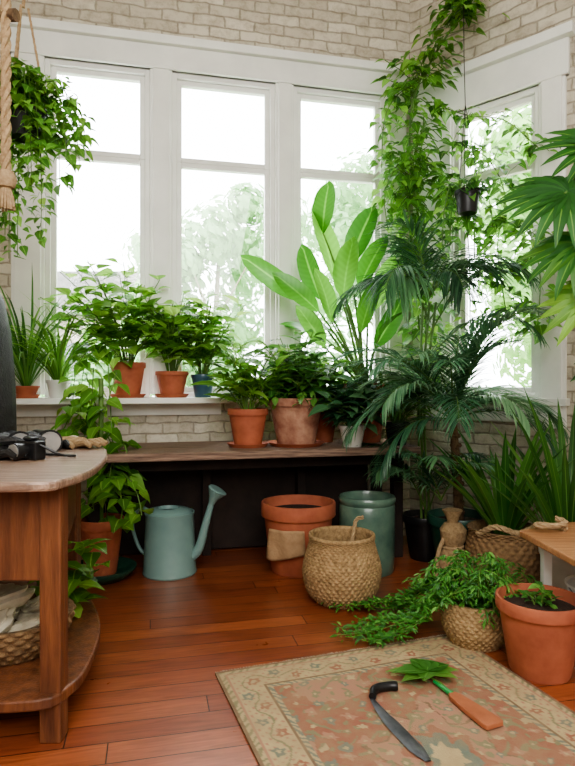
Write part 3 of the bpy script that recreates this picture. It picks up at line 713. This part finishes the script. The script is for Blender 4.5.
vine(l,s,rel([(1.4,4.05,2.3),(1.55,3.9,2.2),(1.62,3.85,1.9),(1.6,3.85,1.5)]),(.1,.12),150,.09,.065,pulse=.4)
l.build('leaves',LF_VINE,e); s.build('stems',STEM,e)
# hanging black pot
p=Vector((1.2,4.0,2.33)); e=thing('hanging_planter','small black hanging pot with trailing vine','hanging planter',p)
pot(e,.085,.15,BLACK,taper=.75)
h=MB()
for i in range(3):
    a=i*2.09; h.tube([(.08*math.cos(a),.08*math.sin(a),.15),(0,.05,.75)],.0025,5)
h.tube([(0,.05,.75),(.0,.08,1.1),(.0,.1,HT-2.33)],.003,5); h.build('hanger_wire',BLACK,e)
l=MB(p);s=MB(p)
for i in range(6):
    a=i*1.05; vine(l,s,[(0,0,.13),(.1*math.cos(a),.1*math.sin(a),.2),(.15*math.cos(a),.13*abs(math.sin(a)),.06),(.17*math.cos(a),.14*abs(math.sin(a)),-U(.1,.35))],(.04,.03),60,.07,.05)
l.build('leaves',LF_MID,e); s.build('stems',STEM,e)
# fern basket trailing
p=Vector((.87,2.78,0)); e=thing('trailing_fern','bright trailing fern spilling from a woven basket onto the floor','potted plant',p)
b=MB(); b.lathe([(0,.003),(.11,.003)],32); wicker(b,[(.11,0),(.145,.07),(.15,.14),(.135,.2)],14,28,.006); b.lathe([(.138,.2),(.12,.2),(.11,.16),(0,.16)],40); b.build('basket_body',WICKER,e,angle=3)
l=MB(p);s=MB(p)
for i in range(40):
    a=i*2.4; rr=U(.1,.28); h=U(.2,.4); f=.75 if math.sin(a)>-.3 else .6
    vine(l,s,[(0,0,.17),(rr*.5*math.cos(a),rr*.5*math.sin(a),h),(rr*math.cos(a),rr*f*math.sin(a),h*.9),(rr*1.2*math.cos(a),rr*f*1.1*math.sin(a),h*.72)],(.008,.026),220,.036,.011,'small',sr=.002)
for i in range(17):
    y=U(-.1,.5); x=-U(.28,.68); 
    vine(l,s,[(0,0,.2),(-.14,y*.3,.25),(-.24,y*.6,.13),(x*.75,y*.8,.05),(x,y,.035)],(.01,.026),190,.04,.013,'small',down=-.3,sr=.002)
l.build('leaves',LF_FERN,e); s.build('stems',STEM,e)
plant('flower_pot','terracotta pot with a small green sprout on the floor',0,0,0,.175,.31,TERRA,bsh(.07,.09,6,5,.05,.03),loc=Vector((1.05,2.5,0)),lm=LF_MID,taper=.7)
# low table
e=thing('low_table','low table with pale wooden top','table',(1.35,2.6,0))
MB().prism([(-.28,.17),(-.24,-.34),(.35,-.36),(.4,.34),(-.0,.34)],.49,.52).build('table_top',PINE,e,smooth=False,bevel=.006)
for x,y in((-.16,.16),(.3,.26),(.3,-.28)): MB().box(x-.02,x+.02,y-.02,y+.02,0,.49).build('leg',WHITEP,e,smooth=False,bevel=.003)
e=thing('bucket','pale grey metal bucket on the floor under the low table','bucket',(1.37,2.64,0))
MB().lathe([(0,0),(.1,0),(.13,.3),(.137,.305),(.137,.315),(.125,.31),(.098,.02),(0,.02)]).build('bucket_body',WHITEC,e)
MB().tube(catmull([(-.13,0,.3),(-.1,-.09,.25),(0,-.14,.22),(.1,-.09,.25),(.13,0,.3)],16),.004,6).build('handle',STEEL,e)
o=MB(); o.rope([( .07*math.cos(a*.6)*(1+.1*math.sin(a)),.045*math.sin(a*.6),.012+.0035*a) for a in range(13)],.014); o.build('rope_coil',ROPE,loc=(1.2,2.74,.52),label='small coil of pale rope on the low table',cat='rope')
# fan leaves top right
e=thing('split_leaf_philodendron','large plant with big finger-lobed green leaves','potted plant',(1.62,2.72,.52)); p=e.location.copy()
pot(e,.12,.22,TERRA)
l=MB(p);s=MB(p)
def ab(x,y,z): return Vector((x,y,z))-p
s.tube([(0,0,.19),(.02,0,.6),(0,0,1.1),(-.03,0,1.5)],[.022,.02,.018,.015],8)
fan(l,s,ab(1.6,2.72,2.12),ab(1.2,2.6,2.02),(-.25,-.9,.7),.31,19,.062,2.5,.35,.6)
fan(l,s,ab(1.6,2.72,1.95),ab(1.24,2.55,1.78),(-.45,-.8,.6),.28,17,.056,2.4,.5,.7)
fan(l,s,ab(1.6,2.72,1.8),ab(1.26,2.5,1.55),(-.4,-.9,.4),.24,15,.048,2.3,.85,.7)
fan(l,s,ab(1.6,2.72,2.1),ab(1.4,2.68,2.25),(-.3,-.8,.7),.3,17,.062,2.4,.3,.7)
fan(l,s,ab(1.6,2.72,1.7),ab(1.5,2.6,1.3),(-.3,-.8,.5),.3,15,.06,2.2,.2,.8)
l.build('leaves',LF_FAN,e); s.build('stems',STEM,e)

# ================= hanging left
p=Vector((-1.21,2.75,2.32)); e=thing('hanging_ivy','lush trailing ivy in a hanging wire basket','hanging planter',p)
pot(e,.11,.13,BLACK,taper=.6)
l=MB(p);s=MB(p)
h=MB(); 
for i in range(3):
    a=i*2.09+.4; h.rope([(.1*math.cos(a),.1*math.sin(a),.13),(.02*math.cos(a),.02*math.sin(a),.6)],.006)
h.rope([(0,0,.6),(.01,0,1.2),(0,0,HT-2.32)],.008); h.build('hanger_rope',ROPE,e)
for i in range(32):
    a=i*2.4; r=U(.06,.26); dz=U(-.62,.2)*(.4+.6*math.sin(a*.5)**2)
    vine(l,s,[(0,0,.12),(r*.7*math.cos(a),r*.7*math.sin(a),.2+U(0,.1)),(r*math.cos(a),r*math.sin(a),.08+dz*.4),(r*1.05*math.cos(a),r*math.sin(a),dz)],(.06,.04),80,.06,.045,'heart',sr=.002)
l.build('leaves',LF_VINE,e); s.build('stems',STEM,e)
e=thing('hanging_rope','thick knotted jute rope hanging from the ceiling','rope',(-1.08,2.3,1.88))
r=MB(); r.rope([(0,0,.1),(0,0,.6),(.0,0,1.3),(0,0,HT-1.88)],.02,40); r.build('rope_length',ROPE,e)
MB().lathe([(0.001,.06),(.03,.07),(.04,.1),(.03,.13),(0.001,.14)],16,wob=.05).build('knot',ROPE,e)
r=MB()
for i in range(16):
    a=i*.39; r.tube([(.01*math.cos(a),.01*math.sin(a),.08),(.025*math.cos(a),.025*math.sin(a),.03),(.03*math.cos(a),.03*math.sin(a),-U(.0,.02))],.005,5)
r.build('tassel',ROPE,e)
e=thing('driftwood_pole','rough brown driftwood pole hung by ropes near the ceiling','pole',(-1.3,2.3,2.63))
MB().tube(catmull([(-.5,0,.0),(-.2,0,.02),(.1,.03,0),(.26,.0,-.02)],14),[.028]*10+[.024]*5,10).build('pole_body',BARK,e)
for x in(-.35,.12): MB().rope([(x,0.02,.0),(x,0.02,.6),(x,0.02,HT-2.63)],.008).build('rope',ROPE,e)

# ================= rug
W_,H_=1.16,1.6; nx,ny=230,318
v=[];cols=[]
RED=C(152,94,80)[:3];BEI=C(188,168,128)[:3];OLI=C(124,126,98)[:3];DK=C(114,90,76)[:3];ROS=C(174,128,108)[:3];TEA=C(106,122,112)[:3]
def flower(x,y,k,ph=0):
    r=math.hypot(x,y);a=math.atan2(y,x); return r*(1+.2*math.cos(k*a+ph))
def rugcol(x,y):
    x0,y0=x,y
    d=min(x,W_-x,y,H_-y)
    x+=.006*math.sin(y*61)+.004*math.sin(x*90+y*33); y+=.006*math.sin(x*57)+.004*math.sin(y*83-x*41)
    if d<.012: return DK
    if d<.035: return OLI if math.sin((x+y)*160)>.2 else BEI
    if d<.043: return ROS
    if d<.16:
        if min(x0,W_-x0)<min(y0,H_-y0): u=y;w=min(x0,W_-x0)-.1
        else: u=x;w=min(y0,H_-y0)-.1
        m=.09
        q=(u%m)-m/2
        w2=w-.022*(1 if int(u/m)%2 else -1)
        f=flower(q,w2,5,u//m)
        if f<.008: return BEI
        if f<.021: return RED if int(u/m)%2 else TEA
        if abs(w-.02*math.sin(u*34.9))<.004: return OLI
        if math.sin(u*150)*math.sin(w*170)>.6: return ROS
        return BEI
    if d<.168: return DK
    if d<.19: return TEA if math.sin((x-y)*190)>0 else BEI
    cx,cy=x-W_/2,y-H_/2
    f=flower(cx,cy*.7,8)
    if f<.05: return BEI
    if f<.085: return TEA
    if f<.11: return RED
    a=.07
    iy=int(math.floor(cy/a)); cx2=cx+(a/2 if iy%2 else 0); ix=int(math.floor(cx2/a))
    jx=math.sin(ix*12.9+iy*78.2)*.012; jy=math.sin(ix*39.3+iy*11.1)*.012
    qx=cx2-(ix+.5)*a+jx;qy=cy-(iy+.5)*a+jy
    g=flower(qx,qy,4+(ix*3+iy)%3,ix)
    if g<.006: return BEI
    if g<.017+.006*math.sin(ix*5+iy*3): return (OLI,BEI,TEA,ROS)[(ix+2*iy)%4]
    if abs(math.sin(cx*47+2*math.sin(cy*33))*math.cos(cy*41+2*math.sin(cx*29)))>.78: return OLI
    if f<.2: return ROS if f<.19 else DK
    return RED if math.sin(cx*9)*math.sin(cy*8)>-.3 else ROS
for j in range(ny+1):
    for i in range(nx+1):
        x=W_*i/nx;y=H_*j/ny
        v.append((x,-y,.009+.0012*math.sin(x*9+y*4))); c=rugcol(x,y); cols+= [c[0],c[1],c[2],1]
f=[]
for j in range(ny):
    for i in range(nx): q=j*(nx+1)+i; f.append((q,q+nx+1,q+nx+2,q+1))
me=bpy.data.meshes.new('rug'); me.from_pydata(v,[],f); ca=me.color_attributes.new('pattern','FLOAT_COLOR','POINT'); ca.data.foreach_set('color',cols)
m,nt,pp=newmat('rug_wool'); at=N(nt,'ShaderNodeAttribute',attribute_name='pattern')
tc=N(nt,'ShaderNodeTexCoord'); nz=N(nt,'ShaderNodeTexNoise'); nz.inputs['Scale'].default_value=9; nz.inputs['Detail'].default_value=9; nz.inputs['Roughness'].default_value=.75
nt.links.new(tc.outputs['Object'],nz.inputs['Vector'])
cr=N(nt,'ShaderNodeMapRange'); cr.inputs[1].default_value=.35; cr.inputs[2].default_value=.68; cr.inputs[3].default_value=.1; cr.inputs[4].default_value=.72
nt.links.new(nz.outputs[0],cr.inputs[0])
mx=N(nt,'ShaderNodeMix',data_type='RGBA'); nt.links.new(cr.outputs[0],mx.inputs[0]); nt.links.new(at.outputs['Color'],mx.inputs[6]); mx.inputs[7].default_value=C(158,138,108)
nt.links.new(mx.outputs[2],pp.inputs['Base Color']); pp.inputs['Roughness'].default_value=.95; pp.inputs['Specular IOR Level'].default_value=.1
n3=N(nt,'ShaderNodeTexNoise'); n3.inputs['Scale'].default_value=260; nt.links.new(tc.outputs['Object'],n3.inputs['Vector'])
bb=N(nt,'ShaderNodeBump'); bb.inputs['Strength'].default_value=.6; bb.inputs['Distance'].default_value=.004; nt.links.new(n3.outputs[0],bb.inputs['Height']); nt.links.new(bb.outputs[0],pp.inputs['Normal'])
me.materials.append(m)
e=thing('rug','worn oriental rug in faded red, olive and beige','rug',(-.298,2.466,0),.342)
o=bpy.data.objects.new('rug_pile',me); sc.collection.objects.link(o); o.parent=e
sd=o.modifiers.new('s','SOLIDIFY'); sd.thickness=.008; sd.offset=-1
b=MB()
for i in range(116):
    x=.005+i*.01; b.tube([(x,0,.006),(x+U(-.004,.004),U(.015,.022),.003)],.0018,4)
b.build('fringe',CLOTH,e)

# tools on rug
zr=.0125
e=thing('hand_sickle','garden knife with black grip and dark steel blade on the rug','tool',(.33,2.2,zr))
def rr(x,y,z=.01): return (x-.33,y-2.2,z)
MB().tube(catmull([rr(.425,2.32,.016),rr(.385,2.318,.016),rr(.335,2.295,.016),rr(.318,2.245,.014)],16),[.016,.018,.018]+[.017]*10+[.014]*4,12).build('grip',BLACK,e)
P=catmull([rr(.317,2.25),rr(.34,2.16),rr(.37,2.07),rr(.405,1.975),rr(.442,1.88)],18)
b=MB(); n=len(P)
for i,q in enumerate(P):
    d=(P[min(i+1,n-1)]-P[max(0,i-1)]).normalized(); s_=Vector((-d.y,d.x,0)); t=i/(n-1); w=.009+.018*min(1,t*2.2)*(1 if t<.85 else (1-t)/.15*.9+.1)
    for k,zz in((s_*w,.001),(s_*w*.1,.006),(-s_*w,.003)): x=q+k; b.v.append((x.x,x.y,zz+.001)); b.t.append(.5)
    x=q; b.v.append((x.x,x.y,.001)); b.t.append(.5)
for i in range(n-1):
    q=i*4
    for a,c in((0,1),(1,2),(2,3),(3,0)): b.f.append([q+a,q+c,q+4+c,q+4+a])
b.build('blade',STEEL,e)
e=thing('pruning_knife','pruning knife with green collar and flat brown wooden handle','tool',(.6,2.2,zr),0)
d0=Vector((.62,2.27,0));d1=Vector((.715,2.06,0))
def kk(t,w,z=.012):
    q=d0.lerp(d1,t); return (q.x-.6,q.y-2.2,z)
dd=(d1-d0).normalized(); nn=Vector((-dd.y,dd.x,0))
o2=[]
for t,w in((0,.014),(.08,.024),(.4,.033),(.9,.041),(.98,.038),(1,.034)): q=d0.lerp(d1,t)-Vector((.6,2.2,0)); o2.append(((q+nn*w).to_2d(),(q-nn*w).to_2d()))
MB().prism([a for a,_ in o2]+[b_ for _,b_ in o2[::-1]],.001,.019).build('handle',ORANGEW,e,smooth=False,bevel=.004)
MB().tube([kk(.02,0,.012),kk(-.2,0,.012),kk(-.45,0,.011)],[.011,.009,.006],10).build('collar',GREENP,e)
e=thing('cut_leaf','freshly cut lobed green leaf lying on the rug','leaf',(.56,2.4,zr))
l=MB(e.location)
for k,(az,sz) in enumerate(((2.9,.17),(2.3,.13),(1.6,.11),(3.6,.13),(.8,.11),(.2,.14),(-.4,.12),(4.3,.08),(3.2,.15),(0.5,.12),(2.0,.12),(1.2,.1))):
    l.leaf((0,0,.018+.002*k),(math.cos(az),math.sin(az),.12),sz,.085,.35,.1,'ovate',tone=U(.3,.9))
l.build('leaves',LF_MID,e)
s=MB(); s.tube([(.0,0,.016),(.04,-.05,.012),(.06,-.1,.006)],.004,6); s.build('stem',STEM,e)

# ================= light / world / camera
w=bpy.data.worlds.new('World'); sc.world=w; w.use_nodes=True
bg=w.node_tree.nodes['Background']; bg.inputs[0].default_value=(.93,.97,1,1); bg.inputs[1].default_value=9.5
def area(name,loc,target,size,power,col=(1,1,1)):
    l=bpy.data.lights.new(name,'AREA'); l.size=size; l.energy=power; l.color=col; l.shape='SQUARE'
    o=bpy.data.objects.new(name,l); sc.collection.objects.link(o); o.location=loc
    o.rotation_euler=(Vector(target)-Vector(loc)).to_track_quat('-Z','Y').to_euler(); o['kind']='structure'
    return o
area('fill_light',(0.3,-.6,3.0),(0.2,3.6,.9),2.6,150,(1,.98,.95))  # added soft fill behind the camera to brighten the interior, no real fixture
cam=bpy.data.cameras.new('Camera'); co=bpy.data.objects.new('Camera',cam); sc.collection.objects.link(co)
co.location=(0,0,1.2); co.rotation_euler=(math.pi/2,0,0)
cam.sensor_fit='VERTICAL'; cam.sensor_height=24; cam.lens=600/766*24
cam.clip_start=.05
sc.camera=co
sc.view_settings.view_transform='AgX'
sc.view_settings.exposure=.26
try: sc.view_settings.look='AgX - Medium High Contrast'
except Exception: pass
